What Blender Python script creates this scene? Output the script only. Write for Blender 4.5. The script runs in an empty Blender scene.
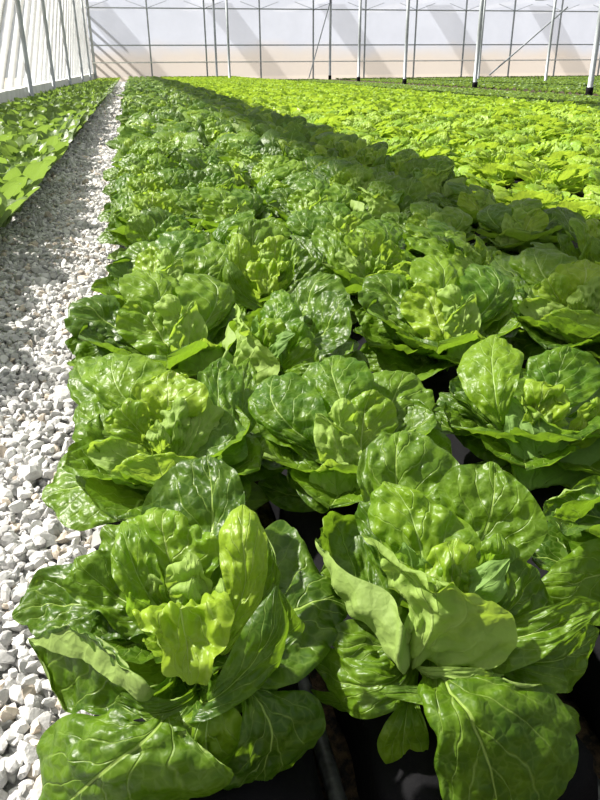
import bpy, math, random
import numpy as np
from mathutils import Matrix, Vector

S = bpy.context.scene
COL = S.collection
R = np.random.RandomState(7)
random.seed(7)

# ------------------------------------------------------------------ camera
F_PX, EYE = 720.0, 0.85
PITCH, YAW, ROLL = math.radians(24.95), math.radians(11.92), math.radians(-0.4)
FW = np.array([math.sin(YAW)*math.cos(PITCH), math.cos(YAW)*math.cos(PITCH), -math.sin(PITCH)])
_r = np.array([math.cos(YAW), -math.sin(YAW), 0.0])
_u = np.cross(_r, FW)
RT = _r*math.cos(ROLL) + _u*math.sin(ROLL)
UP = _u*math.cos(ROLL) - _r*math.sin(ROLL)
cam_d = bpy.data.cameras.new('camera')
cam_d.sensor_fit = 'VERTICAL'
cam_d.sensor_height = 36.0
cam_d.lens = F_PX/800*36.0
cam_d.clip_start = 0.02
cam_d.clip_end = 500
cam = bpy.data.objects.new('camera', cam_d)
COL.objects.link(cam)
m = Matrix.Identity(4)
for i in range(3):
    m[i][0], m[i][1], m[i][2] = RT[i], UP[i], -FW[i]
m[2][3] = EYE
cam.matrix_world = m
S.camera = cam

# ------------------------------------------------------------------ sky, sun, exposure
W = bpy.data.worlds.new('sky')
S.world = W
W.use_nodes = True
bg = W.node_tree.nodes['Background']
bg.inputs['Color'].default_value = (0.86, 0.93, 1.0, 1)
bg.inputs['Strength'].default_value = 0.43
sun_d = bpy.data.lights.new('sun', 'SUN')
sun_d.energy = 14.0
sun_d.angle = math.radians(1.6)
sun_d.color = (1.0, 0.95, 0.86)
sun = bpy.data.objects.new('sun', sun_d)
COL.objects.link(sun)
SUN_DIR = Vector((0.82, -0.5, -1.0))
sun.rotation_euler = SUN_DIR.to_track_quat('-Z', 'Y').to_euler()
S.view_settings.view_transform = 'Standard'
S.view_settings.look = 'None'
S.view_settings.exposure = 0.12
S.view_settings.gamma = 1.0
S.view_settings.use_curve_mapping = False


def at(x, y, z):
    """the point of the place seen at a pixel, at height z"""
    d = FW + (x-300)/F_PX*RT - (y-400)/F_PX*UP
    return np.array([0, 0, EYE]) + d*(z-EYE)/d[2]


def in_view(P, mx=30, my=30):
    d = np.asarray(P, float) - np.array([0, 0, EYE])
    z = d @ FW
    if z < 0.1:
        return None
    x, y = 300+F_PX*(d @ RT)/z, 400-F_PX*(d @ UP)/z
    return z if (-mx < x < 600+mx and -my < y < 800+my) else None


# ------------------------------------------------------------------ helpers
def np_mesh(name, verts, faces, mat=None, uv=None, smooth=True, col=None):
    """faces: (n,k) int array"""
    me = bpy.data.meshes.new(name)
    verts = np.asarray(verts, np.float32)
    faces = np.asarray(faces, np.int32)
    n, k = faces.shape
    me.vertices.add(len(verts))
    me.vertices.foreach_set('co', verts.ravel())
    me.loops.add(n*k)
    me.loops.foreach_set('vertex_index', faces.ravel())
    me.polygons.add(n)
    me.polygons.foreach_set('loop_start', np.arange(0, n*k, k, dtype=np.int32))
    me.polygons.foreach_set('loop_total', np.full(n, k, np.int32))
    me.polygons.foreach_set('use_smooth', np.full(n, bool(smooth)))
    if uv is not None:
        l = me.uv_layers.new(name='UVMap')
        l.data.foreach_set('uv', np.asarray(uv, np.float32)[faces.ravel()].ravel())
    if col is not None:
        a = me.color_attributes.new('tint', 'FLOAT_COLOR', 'POINT')
        a.data.foreach_set('color', np.asarray(col, np.float32).ravel())
    me.update(calc_edges=True)
    me.validate()
    if mat:
        me.materials.append(mat)
    return me


def link(name, me, parent=None, loc=None, rotz=None):
    o = bpy.data.objects.new(name, me)
    COL.objects.link(o)
    if parent:
        o.parent = parent
    if loc is not None:
        o.location = loc
    if rotz is not None:
        o.rotation_euler = (0, 0, rotz)
    return o


def tag(o, label, cat, group=None):
    o['label'] = label
    o['category'] = cat
    if group:
        o['group'] = group
    return o


def structure(o):
    o['kind'] = 'structure'
    return o


def box_mesh(name, lo, hi, mat):
    x0, y0, z0 = lo
    x1, y1, z1 = hi
    v = [(x0, y0, z0), (x1, y0, z0), (x1, y1, z0), (x0, y1, z0), (x0, y0, z1), (x1, y0, z1), (x1, y1, z1), (x0, y1, z1)]
    f = [(0, 3, 2, 1), (4, 5, 6, 7), (0, 1, 5, 4), (1, 2, 6, 5), (2, 3, 7, 6), (3, 0, 4, 7)]
    return np_mesh(name, v, f, mat, smooth=False)


def tube_mesh(name, pts, rad, mat, sides=12):
    pts = np.asarray(pts, float)
    T = np.gradient(pts, axis=0)
    T /= np.linalg.norm(T, axis=1)[:, None]
    ref = np.array([0, 0, 1.0]) if abs(T[0][2]) < 0.9 else np.array([1.0, 0, 0])
    A = np.cross(T, ref)
    A /= np.linalg.norm(A, axis=1)[:, None]
    B = np.cross(T, A)
    th = np.linspace(0, 2*math.pi, sides, endpoint=False)
    rad = np.broadcast_to(np.asarray(rad, float), (len(pts),))
    V = pts[:, None, :] + rad[:, None, None]*(np.cos(th)[None, :, None]*A[:, None, :] + np.sin(th)[None, :, None]*B[:, None, :])
    n = len(pts)
    F = [(i*sides+j, i*sides+(j+1) % sides, (i+1)*sides+(j+1) % sides, (i+1)*sides+j) for i in range(n-1) for j in range(sides)]
    V = V.reshape(-1, 3)
    # end caps as quads to the centre
    for e, base in ((0, 0), (n-1, (n-1)*sides)):
        c = len(V)
        V = np.vstack([V, pts[e]])
        F += [(base+j, base+j+1, base+(j+2) % sides, c) for j in range(0, sides, 2)]
    return np_mesh(name, V, F, mat)


ONES = ['zeroth', 'first', 'second', 'third', 'fourth', 'fifth', 'sixth', 'seventh', 'eighth', 'ninth', 'tenth', 'eleventh', 'twelfth', 'thirteenth',
        'fourteenth', 'fifteenth', 'sixteenth', 'seventeenth', 'eighteenth', 'nineteenth']
TENS = ['', '', 'twent', 'thirt', 'fort', 'fift', 'sixt', 'sevent', 'eight', 'ninet']


def ordinal(n):
    if n < 20:
        return ONES[n]
    if n >= 100:
        return 'hundredth' if n == 100 else 'hundred and ' + ordinal(n-100)
    t, o = divmod(n, 10)
    return TENS[t] + ('ieth' if o == 0 else 'y-' + ONES[o])


# ------------------------------------------------------------------ materials
def new_mat(name):
    mt = bpy.data.materials.new(name)
    mt.use_nodes = True
    nt = mt.node_tree
    nt.nodes.clear()
    out = nt.nodes.new('ShaderNodeOutputMaterial')
    return mt, nt, out


class NT:
    """small node-wiring helper"""
    def __init__(self, nt):
        self.nt = nt

    def n(self, t, **kw):
        nd = self.nt.nodes.new(t)
        for k, v in kw.items():
            setattr(nd, k, v)
        return nd

    def put(self, sock, v):
        if isinstance(v, bpy.types.NodeSocket):
            self.nt.links.new(v, sock)
        else:
            sock.default_value = v

    def math(self, op, a, b=0.0, c=0.0, clamp=False):
        nd = self.n('ShaderNodeMath', operation=op, use_clamp=clamp)
        self.put(nd.inputs[0], a)
        self.put(nd.inputs[1], b)
        self.put(nd.inputs[2], c)
        return nd.outputs[0]

    def ramp(self, v, a, b, lo=0.0, hi=1.0):
        nd = self.n('ShaderNodeMapRange', interpolation_type='SMOOTHSTEP')
        self.put(nd.inputs['Value'], v)
        self.put(nd.inputs['From Min'], a)
        self.put(nd.inputs['From Max'], b)
        self.put(nd.inputs['To Min'], lo)
        self.put(nd.inputs['To Max'], hi)
        return nd.outputs['Result']

    def mix(self, f, a, b):
        nd = self.n('ShaderNodeMix', data_type='RGBA')
        self.put(nd.inputs['Factor'], f)
        self.put(nd.inputs['A'], a)
        self.put(nd.inputs['B'], b)
        return nd.outputs['Result']

    def noise(self, vec, scale, detail=2.0, rough=0.5, out=0):
        nd = self.n('ShaderNodeTexNoise')
        if vec is not None:
            self.put(nd.inputs['Vector'], vec)
        nd.inputs['Scale'].default_value = scale
        nd.inputs['Detail'].default_value = detail
        nd.inputs['Roughness'].default_value = rough
        return nd.outputs[out]

    def vec(self, x, y, z=0.0):
        nd = self.n('ShaderNodeCombineXYZ')
        for s, v in zip(nd.inputs, (x, y, z)):
            self.put(s, v)
        return nd.outputs[0]


def rgba(c):
    return (c[0], c[1], c[2], 1.0)


def leaf_material(name, dark, light, vein, trans, under, rough=0.40, tmix=0.42, bump=0.6, scale=1.0):
    mt, nt, out = new_mat(name)
    k = NT(nt)
    uvn = k.n('ShaderNodeUVMap', uv_map='UVMap')
    sep = k.n('ShaderNodeSeparateXYZ')
    k.put(sep.inputs[0], uvn.outputs[0])
    u, v = sep.outputs[0], sep.outputs[1]
    sv = k.math('MULTIPLY_ADD', v, 2.0, -1.0)
    a = k.math('ABSOLUTE', sv)
    info = k.n('ShaderNodeObjectInfo')
    rnd = info.outputs['Random']
    wob = k.noise(k.vec(u, v, k.math('MULTIPLY', rnd, 37.0)), 5.0, 2.0)
    # midrib
    mw = k.math('MULTIPLY_ADD', u, -0.062, 0.075)
    mid = k.ramp(a, k.math('MULTIPLY', mw, 0.35), mw, 1.0, 0.0)
    # lateral veins, alternate on the two sides
    side = k.math('MULTIPLY', k.math('GREATER_THAN', sv, 0.0), 0.5)
    t = k.math('MULTIPLY_ADD', u, 7.0*scale, side)
    t = k.math('SUBTRACT', t, k.math('MULTIPLY', a, 2.3))
    t = k.math('ADD', t, k.math('MULTIPLY', wob, 1.1))
    fr = k.math('ABSOLUTE', k.math('SUBTRACT', k.math('FRACT', t), 0.5))
    lat = k.ramp(fr, 0.0, 0.07, 1.0, 0.0)
    lat = k.math('MULTIPLY', lat, k.ramp(a, 0.45, 0.95, 1.0, 0.15))
    # net of fine veins with raised blisters between
    vor = k.n('ShaderNodeTexVoronoi', feature='DISTANCE_TO_EDGE')
    tco = k.n('ShaderNodeTexCoord').outputs['Object']
    dis = k.n('ShaderNodeVectorMath', operation='SCALE')
    k.put(dis.inputs[0], k.noise(tco, 55.0, 2.0, out=1))
    dis.inputs['Scale'].default_value = 0.014
    vad = k.n('ShaderNodeVectorMath', operation='ADD')
    k.put(vad.inputs[0], tco)
    k.put(vad.inputs[1], dis.outputs[0])
    k.put(vor.inputs['Vector'], vad.outputs[0])
    vor.inputs['Scale'].default_value = 62.0*scale
    net = k.ramp(vor.outputs['Distance'], 0.0, 0.09, 1.0, 0.0)
    puff = k.ramp(vor.outputs['Distance'], 0.0, 0.42, 0.0, 1.0)
    n2 = k.noise(tco, 34.0, 3.0)
    veins = k.math('MAXIMUM', mid, k.math('MULTIPLY', lat, 0.55), clamp=True)
    veins2 = k.math('MAXIMUM', veins, k.math('MULTIPLY', net, 0.16))
    base = k.mix(k.ramp(k.math('ADD', k.math('MULTIPLY', n2, 0.8), k.math('MULTIPLY', rnd, 0.35)), 0.3, 0.85), rgba(dark), rgba(light))
    # the pale heartward end of every leaf
    base = k.mix(k.ramp(u, 0.0, 0.42, 0.75, 0.0), base, rgba(vein))
    base = k.mix(veins2, base, rgba(vein))
    geo = k.n('ShaderNodeNewGeometry')
    back = geo.outputs['Backfacing']
    col = k.mix(k.math('MULTIPLY', back, 0.75), base, rgba(under))
    h = k.math('ADD', k.math('MULTIPLY', puff, 0.22), k.math('MULTIPLY', n2, 0.9))
    h = k.math('SUBTRACT', h, k.math('MULTIPLY', veins, 0.5))
    bp = k.n('ShaderNodeBump')
    bp.inputs['Strength'].default_value = bump
    bp.inputs['Distance'].default_value = 0.006
    k.put(bp.inputs['Height'], h)
    pr = k.n('ShaderNodeBsdfPrincipled')
    k.put(pr.inputs['Base Color'], col)
    k.put(pr.inputs['Roughness'], k.math('MULTIPLY_ADD', back, 0.25, rough))
    pr.inputs['Specular IOR Level'].default_value = 0.32
    k.put(pr.inputs['Normal'], bp.outputs[0])
    tr = k.n('ShaderNodeBsdfTranslucent')
    k.put(tr.inputs['Color'], k.mix(k.math('MULTIPLY', veins2, 0.5), rgba(trans), rgba(vein)))
    k.put(tr.inputs['Normal'], bp.outputs[0])
    mx = k.n('ShaderNodeMixShader')
    mx.inputs[0].default_value = tmix
    nt.links.new(pr.outputs[0], mx.inputs[1])
    nt.links.new(tr.outputs[0], mx.inputs[2])
    nt.links.new(mx.outputs[0], out.inputs[0])
    return mt


M = {}
M['romaine'] = leaf_material('romaine_leaf', (0.046, 0.115, 0.004), (0.158, 0.265, 0.010), (0.33, 0.48, 0.12), (0.27, 0.48, 0.03), (0.20, 0.34, 0.09))
M['hero'] = leaf_material('outer_romaine_leaf', (0.028, 0.072, 0.003), (0.102, 0.190, 0.007), (0.27, 0.39, 0.08), (0.24, 0.42, 0.02), (0.30, 0.42, 0.11), tmix=0.34)
M['heart'] = leaf_material('heart_leaf', (0.105, 0.21, 0.009), (0.275, 0.40, 0.026), (0.42, 0.54, 0.15), (0.40, 0.58, 0.05), (0.29, 0.42, 0.10))
M['lime'] = leaf_material('lime_leaf', (0.15, 0.30, 0.016), (0.33, 0.47, 0.035), (0.40, 0.53, 0.11), (0.40, 0.55, 0.04), (0.36, 0.50, 0.12))
M['choy'] = leaf_material('oval_leaf', (0.070, 0.135, 0.028), (0.18, 0.27, 0.065), (0.28, 0.38, 0.13), (0.24, 0.37, 0.05), (0.21, 0.30, 0.12), bump=0.3)
M['choy_pale'] = leaf_material('pale_oval_leaf', (0.13, 0.24, 0.016), (0.25, 0.37, 0.03), (0.30, 0.41, 0.09), (0.33, 0.46, 0.035), (0.25, 0.36, 0.09), bump=0.3)
M['young'] = leaf_material('young_leaf', (0.065, 0.135, 0.022), (0.15, 0.24, 0.045), (0.24, 0.34, 0.10), (0.22, 0.34, 0.05), (0.18, 0.27, 0.09), bump=0.3)


def plain(name, col, rough=0.6, metal=0.0, spec=0.5, noise=None, bump=None):
    mt, nt, out = new_mat(name)
    k = NT(nt)
    pr = k.n('ShaderNodeBsdfPrincipled')
    tc = k.n('ShaderNodeTexCoord').outputs['Object']
    if noise:
        k.put(pr.inputs['Base Color'], k.mix(k.ramp(k.noise(tc, noise[0], 4.0, 0.6), 0.35, 0.65), rgba(col), rgba(noise[1])))
    else:
        pr.inputs['Base Color'].default_value = rgba(col)
    pr.inputs['Roughness'].default_value = rough
    pr.inputs['Metallic'].default_value = metal
    pr.inputs['Specular IOR Level'].default_value = spec
    if bump:
        b = k.n('ShaderNodeBump')
        b.inputs['Strength'].default_value = bump[1]
        b.inputs['Distance'].default_value = bump[2]
        k.put(b.inputs['Height'], k.noise(tc, bump[0], 5.0, 0.65))
        k.put(pr.inputs['Normal'], b.outputs[0])
    nt.links.new(pr.outputs[0], out.inputs[0])
    return mt


M['soil'] = plain('soil', (0.008, 0.006, 0.005), 0.95, noise=(60, (0.11, 0.068, 0.036)), bump=(90, 0.9, 0.01))
M['peat'] = plain('peat', (0.02, 0.013, 0.008), 0.95, noise=(120, (0.09, 0.055, 0.03)), bump=(160, 0.9, 0.008))
M['black'] = plain('black_plastic', (0.005, 0.005, 0.006), 0.8, spec=0.08, bump=(35, 0.5, 0.006))
M['pipe'] = plain('grey_pipe', (0.11, 0.115, 0.12), 0.5, noise=(40, (0.03, 0.031, 0.033)))
M['steel'] = plain('galvanised_steel', (0.36, 0.39, 0.41), 0.5, 0.35, noise=(6, (0.29, 0.32, 0.34)))
M['curb'] = plain('white_concrete', (0.78, 0.78, 0.76), 0.8, noise=(3, (0.66, 0.66, 0.64)))
M['path'] = plain('gravel_bed', (0.66, 0.66, 0.65), 0.9, noise=(55, (0.46, 0.46, 0.46)), bump=(60, 1.0, 0.03))
M['earth'] = plain('outside_earth', (0.46, 0.38, 0.29), 0.9, noise=(0.4, (0.36, 0.33, 0.25)))

mt, nt, out = new_mat('stone')
k = NT(nt)
pr = k.n('ShaderNodeBsdfPrincipled')
tc = k.n('ShaderNodeTexCoord').outputs['Object']
at_ = k.n('ShaderNodeAttribute', attribute_name='tint')
k.put(pr.inputs['Base Color'], k.mix(k.ramp(k.noise(tc, 220, 3.0, 0.6), 0.52, 0.75, 0.0, 0.45), at_.outputs['Color'], (0.30, 0.30, 0.31, 1)))
pr.inputs['Roughness'].default_value = 0.8
b = k.n('ShaderNodeBump')
b.inputs['Strength'].default_value = 0.5
b.inputs['Distance'].default_value = 0.003
k.put(b.inputs['Height'], k.noise(tc, 140, 4.0, 0.6))
k.put(pr.inputs['Normal'], b.outputs[0])
nt.links.new(pr.outputs[0], out.inputs[0])
M['stone'] = mt


def film_material(name, clear, tint, low=None):
    """milky polyethylene film: part of the light passes straight, the rest is scattered"""
    mt, nt, out = new_mat(name)
    k = NT(nt)
    tc = k.n('ShaderNodeTexCoord').outputs['Object']
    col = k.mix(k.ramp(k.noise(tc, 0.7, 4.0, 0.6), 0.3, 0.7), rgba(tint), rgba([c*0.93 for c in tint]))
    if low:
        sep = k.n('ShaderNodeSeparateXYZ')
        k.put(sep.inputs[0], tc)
        haze = k.math('ADD', sep.outputs[2], k.math('MULTIPLY', k.noise(tc, 0.35, 3.0), 1.6))
        col = k.mix(k.ramp(haze, 1.9, 3.0, 0.8, 0.0), col, rgba(low))  # tan low band: blurred scenery behind the film, painted into its colour
    df = k.n('ShaderNodeBsdfDiffuse')
    tl = k.n('ShaderNodeBsdfTranslucent')
    tp = k.n('ShaderNodeBsdfTransparent')
    k.put(df.inputs[0], col)
    k.put(tl.inputs[0], col)
    m1 = k.n('ShaderNodeMixShader')
    m1.inputs[0].default_value = 0.72
    nt.links.new(df.outputs[0], m1.inputs[1])
    nt.links.new(tl.outputs[0], m1.inputs[2])
    m2 = k.n('ShaderNodeMixShader')
    m2.inputs[0].default_value = clear
    nt.links.new(m1.outputs[0], m2.inputs[1])
    nt.links.new(tp.outputs[0], m2.inputs[2])
    nt.links.new(m2.outputs[0], out.inputs[0])
    return mt


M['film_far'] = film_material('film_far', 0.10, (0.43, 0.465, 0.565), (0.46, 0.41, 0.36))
M['film_left'] = film_material('film_left', 0.74, (0.80, 0.79, 0.77))
M['film_roof'] = film_material('film_roof', 0.78, (0.88, 0.88, 0.88))

# ------------------------------------------------------------------ the greenhouse
YF, XL, XR = 50.0, -2.25, 40.0
structure(link('floor', box_mesh('floor', (XL, -4, -0.2), (XR, YF, -0.012), M['soil'])))
structure(link('outside_ground', box_mesh('outside_ground', (-40, -10, -0.6), (60, 90, -0.25), M['earth'])))
structure(link('path', box_mesh('path', (-0.92, -1, -0.012), (-0.13, YF-0.3, 0.0), M['path'])))


def sheet(name, P, U, V, nu, nv, mat, ripple=0.0):
    P, U, V = (np.array(q, float) for q in (P, U, V))
    N = np.cross(U, V)
    N /= np.linalg.norm(N)
    g = np.array([[P+U*i/nu+V*j/nv for j in range(nv+1)] for i in range(nu+1)]).reshape(-1, 3)
    if ripple:
        w = np.array([[ripple*math.sin(i*2.1+j*1.3)*math.cos(i*0.7) for j in range(nv+1)] for i in range(nu+1)]).reshape(-1, 1)
        g = g + w*N
    F = [(i*(nv+1)+j, (i+1)*(nv+1)+j, (i+1)*(nv+1)+j+1, i*(nv+1)+j+1) for i in range(nu) for j in range(nv)]
    return np_mesh(name, g, F, mat)


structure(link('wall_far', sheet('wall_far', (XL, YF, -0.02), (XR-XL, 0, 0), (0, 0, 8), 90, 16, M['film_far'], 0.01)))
structure(link('wall_left', sheet('wall_left', (XL, YF, 0.46), (0, -54, 0), (0, 0, 4.3), 120, 10, M['film_left'], 0.012)))
structure(link('trim_left', box_mesh('trim_left', (XL-0.15, -4, -0.02), (XL+0.05, YF, 0.46), M['curb'])))
# roof film in wide arched spans, on gutters that run along the rows
GUT = [-2.25, 5.2, 12.4, 19.6, 26.8, 34.0]
roofv, rooff = [], []
for a_, b_ in zip(GUT[:-1], GUT[1:]):
    o_ = len(roofv)
    for q in range(13):
        s_ = q/12
        z_ = 4.76+2.2*math.sin(math.pi*s_)
        roofv += [(a_+(b_-a_)*s_, -4, z_), (a_+(b_-a_)*s_, YF, z_)]
    rooff += [(o_+2*q, o_+2*q+2, o_+2*q+3, o_+2*q+1) for q in range(12)]
structure(link('ceiling', np_mesh('ceiling', roofv, rooff, M['film_roof'])))
for i_, gx in enumerate(GUT):
    structure(link('trim_%d' % (i_+1), box_mesh('gutter', (gx-0.28, -4, 4.6), (gx+0.28, YF-0.3, 4.76), M['steel'])))
    structure(link('shade_strip', box_mesh('shade_strip', (gx-0.9, YF+0.2, 4.7), (gx+0.9, YF+14, 4.72), M['film_roof'])))  # unseen film strip added beyond the wall to cast soft bands on it

# steel posts of the far wall, each with its label
n_post = 0
for j in range(13):
    px = -2.12+3.42*j
    big = j == 0
    o = link('wall_post', box_mesh('wall_post', (-0.045-0.03*big, -0.04, 0), (0.045+0.03*big, 0.04, 7.5), M['steel']), loc=(px, YF-0.09, 0))
    tag(o, 'grey steel corner post where the side film meets the far wall' if big else
        '%s slim grey steel post along the far film wall, counted from its corner post' % ordinal(j), 'post', 'posts of the far wall')
    for sg in (-1, 1):
        link('brace', tube_mesh('brace', [(0, -0.1, 4.0), (sg*0.6, -0.1, 4.2), (sg*1.2, -0.1, 4.4)], 0.014, M['steel'], 8), o)
for z_, nm in ((4.0, 'uppermost thin steel rail across the far film wall'), (2.0, 'middle thin steel rail across the far film wall'),
               (1.05, 'low pale rail across the far film wall')):
    o = link('wall_rail', box_mesh('wall_rail', (XL, -0.03, -0.035), (XR, 0.03, 0.035), M['curb'] if z_ < 1.5 else M['steel']), loc=(0, YF-0.16, z_))
    tag(o, nm, 'rail', 'rails of the far wall')

# round posts by the left wall with a short brace to the film
for j, py in enumerate((12.2, 17.3, 22.5, 28.4, 36.0, 43.0)):
    t = link('side_post', tube_mesh('side_post', [(0, 0, 0), (0, 0, 2), (0, 0, 4.6)], 0.05, M['steel']), loc=(XL+0.16, py, 0))
    tag(t, '%s white steel post back along the left film wall' % ordinal(j+1), 'post', 'posts of the left wall')
    for zb in (1.45, 2.6):
        link('brace', tube_mesh('brace', [(0, 0, zb), (-0.05, 0.5, zb), (-0.10, 1.0, zb)], 0.018, M['steel'], 8), t)

# free-standing columns in the crop with black feet
for j, py in enumerate((19.6, 27.1, 34.8, 42.4, 48.9)):
    t = link('steel_column', tube_mesh('steel_column', [(0, 0, 0.22), (0, 0, 2), (0, 0, 4.6)], 0.075, M['steel'], 16), loc=(12.42, py, 0))
    tag(t, '%s grey steel column back in the row standing amid the green crops' % ordinal(j+1), 'column', 'columns in the crops')
    link('foot', tube_mesh('foot', [(0, 0, -0.01), (0, 0, 0.12), (0, 0, 0.24)], 0.10, M['black'], 16), t)
for j, (px, py) in enumerate(((19.6, 34.8), (19.6, 42.4), (19.6, 27.5), (26.8, 42.4), (26.8, 35.0), (5.2, 42.4), (5.2, 48.8))):
    t = link('steel_column', tube_mesh('steel_column', [(0, 0, 0), (0, 0, 2), (0, 0, 4.6)], 0.065, M['steel'], 12), loc=(px, py, 0))
    tag(t, '%s slender grey column standing beyond the main row of columns' % ordinal(j+1), 'column', 'columns in the crops')


def strut(name, a, b, r, label):
    a, b = np.array(a, float), np.array(b, float)
    o = link(name, tube_mesh(name, [(0, 0, 0), (b-a)/2, b-a], r, M['steel'], 8), loc=a)
    tag(o, label, 'brace')


strut('diagonal_brace', (22.0, 46.0, 0.2), (26.8, 46.0, 4.0), 0.05, 'grey diagonal brace rising to the truss joint near the far wall')
strut('diagonal_brace', (11.0, 48.7, 0.1), (12.36, 48.7, 4.4), 0.035, 'thin dark diagonal brace beside the farthest column of the row')

# straps added outside the left film to throw slanting stripes on it
for j in range(34):
    y0 = 6+j*1.35
    o = link('trim_%d' % (20+j), tube_mesh('stripe_caster', [(XL-0.22, y0, 0.3), (XL-0.22, y0+4.5, 2.4), (XL-0.22, y0+9.0, 4.6)], 0.07, M['steel'], 6))
    structure(o)


# ------------------------------------------------------------------ leaves
BED = 0.17            # top of the grow bags


def leaf_geo(C, nhint, width, nv=14, cup=(0.6, 0.6), cpow=1.0, ruff=0.05, fr=3.0, blis=0.05, twist=0.0, stalk=0.3, wide=0.6, seed=0, nb=None):
    """C: (nu,3) centre line. Returns verts, quads, uv."""
    r = np.random.RandomState(seed)
    nu = len(C)
    u = np.linspace(0, 1, nu)
    v = np.linspace(-1, 1, nv)
    T = np.gradient(C, axis=0)
    T /= np.linalg.norm(T, axis=1)[:, None] + 1e-9
    nh = np.broadcast_to(np.asarray(nhint, float), (nu, 3))
    N = nh - (nh*T).sum(1)[:, None]*T
    N /= np.linalg.norm(N, axis=1)[:, None] + 1e-9
    Sd = np.cross(T, N)
    if twist:
        a = twist*u[:, None]
        Sd, N = Sd*np.cos(a)+N*np.sin(a), N*np.cos(a)-Sd*np.sin(a)
    s = np.clip(u/wide, 0, 1)
    w = stalk+(1-stalk)*(s*s*(3-2*s))
    e = np.clip((u-wide)/(1-wide), 0, 1)
    w = w*np.sqrt(np.clip(1-e**2.3, 0.0, 1))
    w = np.maximum(w, 0.02)*width*0.5
    lo = 1+0.025*np.sin(u*9+r.rand()*6)+0.012*np.sin(u*21+r.rand()*6)
    hi = 1+0.025*np.sin(u*8+r.rand()*6)+0.012*np.sin(u*19+r.rand()*6)
    W = w[:, None]*np.where(v[None, :] < 0, lo[:, None], hi[:, None])
    # cross-section: curls up by an angle that grows to the edges
    fine = np.linspace(0, 1, 41)
    prof = {}
    for sg, c in ((-1, cup[0]), (1, cup[1])):
        th = c*fine**cpow
        x = np.concatenate([[0], np.cumsum((np.cos(th[1:])+np.cos(th[:-1]))/2)/40])
        z = np.concatenate([[0], np.cumsum((np.sin(th[1:])+np.sin(th[:-1]))/2)/40])
        prof[sg] = (x, z)
    av = np.abs(v)
    X = np.where(v < 0, -np.interp(av, fine, prof[-1][0]), np.interp(av, fine, prof[1][0]))
    Z = np.where(v < 0, np.interp(av, fine, prof[-1][1]), np.interp(av, fine, prof[1][1]))
    x = X[None, :]*W
    z = Z[None, :]*W
    # ruffled margin
    ph = r.rand(4)*6.28
    wave = np.where(v[None, :] < 0, np.sin(6.28*fr*u[:, None]+ph[0])+0.5*np.sin(6.28*fr*2.1*u[:, None]+ph[1]),
                    np.sin(6.28*fr*u[:, None]+ph[2])+0.5*np.sin(6.28*fr*2.1*u[:, None]+ph[3]))
    z = z+ruff*width*0.5*(av[None, :]**2.2)*wave*np.clip(u*2.2-0.25, 0, 1)[:, None]
    z = z-0.10*W*np.exp(-(v[None, :]/0.13)**2)*(1-0.7*u[:, None])       # groove of the midrib
    # blisters between the veins
    if blis:
        nb = nb or 60
        bu = 0.12+0.86*r.rand(nb)
        bv = -0.95+1.9*r.rand(nb)
        bs = 0.03+0.04*r.rand(nb)
        ba = (0.4+0.8*r.rand(nb))*np.where(r.rand(nb) < 0.2, -1, 1)
        d = ((u[:, None, None]-bu)/bs)**2+((v[None, :, None]-bv)/(bs*2.1))**2
        z = z+blis*width*0.5*np.minimum((ba*np.exp(-d)).sum(2), 1.4)
        tv = u[:, None]*8.0-2.3*av[None, :]+0.5*(v[None, :] > 0)+0.25*np.sin(u[:, None]*11+ph[0])
        pk = np.abs(np.sin(math.pi*tv))**0.7*(0.35+0.65*np.sin(av[None, :]*8+ph[1]+u[:, None]*9)**2)
        z = z+blis*1.1*width*0.5*pk*np.clip(av[None, :]*4, 0, 1)*np.clip(u[:, None]*4, 0, 1)
    V = C[:, None, :]+x[..., None]*Sd[:, None, :]+z[..., None]*N[:, None, :]
    idx = np.arange(nu*nv).reshape(nu, nv)
    Fq = np.stack([idx[:-1, :-1], idx[:-1, 1:], idx[1:, 1:], idx[1:, :-1]], -1).reshape(-1, 4)
    # front face must look along N: check one quad
    c0 = V[nu//2, nv//2]
    nn = np.cross(V[nu//2, nv//2+1]-c0, V[nu//2+1, nv//2]-c0)
    if nn @ N[nu//2] < 0:
        Fq = Fq[:, ::-1]
    UV = np.stack(np.broadcast_arrays(u[:, None], (v[None, :]+1)/2), -1).reshape(-1, 2)
    return V.reshape(-1, 3), Fq, UV


def arc_line(n, length, th0, th1, az, start, pw=1.2):
    """centre line that leaves `start` at elevation th0 and bends to th1"""
    u = np.linspace(0, 1, n)
    th = np.radians(th0+(th1-th0)*u**pw)
    dr, dz = np.cos(th)*length/(n-1), np.sin(th)*length/(n-1)
    rr = np.concatenate([[0], np.cumsum((dr[1:]+dr[:-1])/2)])
    zz = np.concatenate([[0], np.cumsum((dz[1:]+dz[:-1])/2)])
    a = np.array([math.cos(az), math.sin(az), 0])
    return np.asarray(start)+rr[:, None]*a+zz[:, None]*np.array([0, 0, 1.0])


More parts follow.
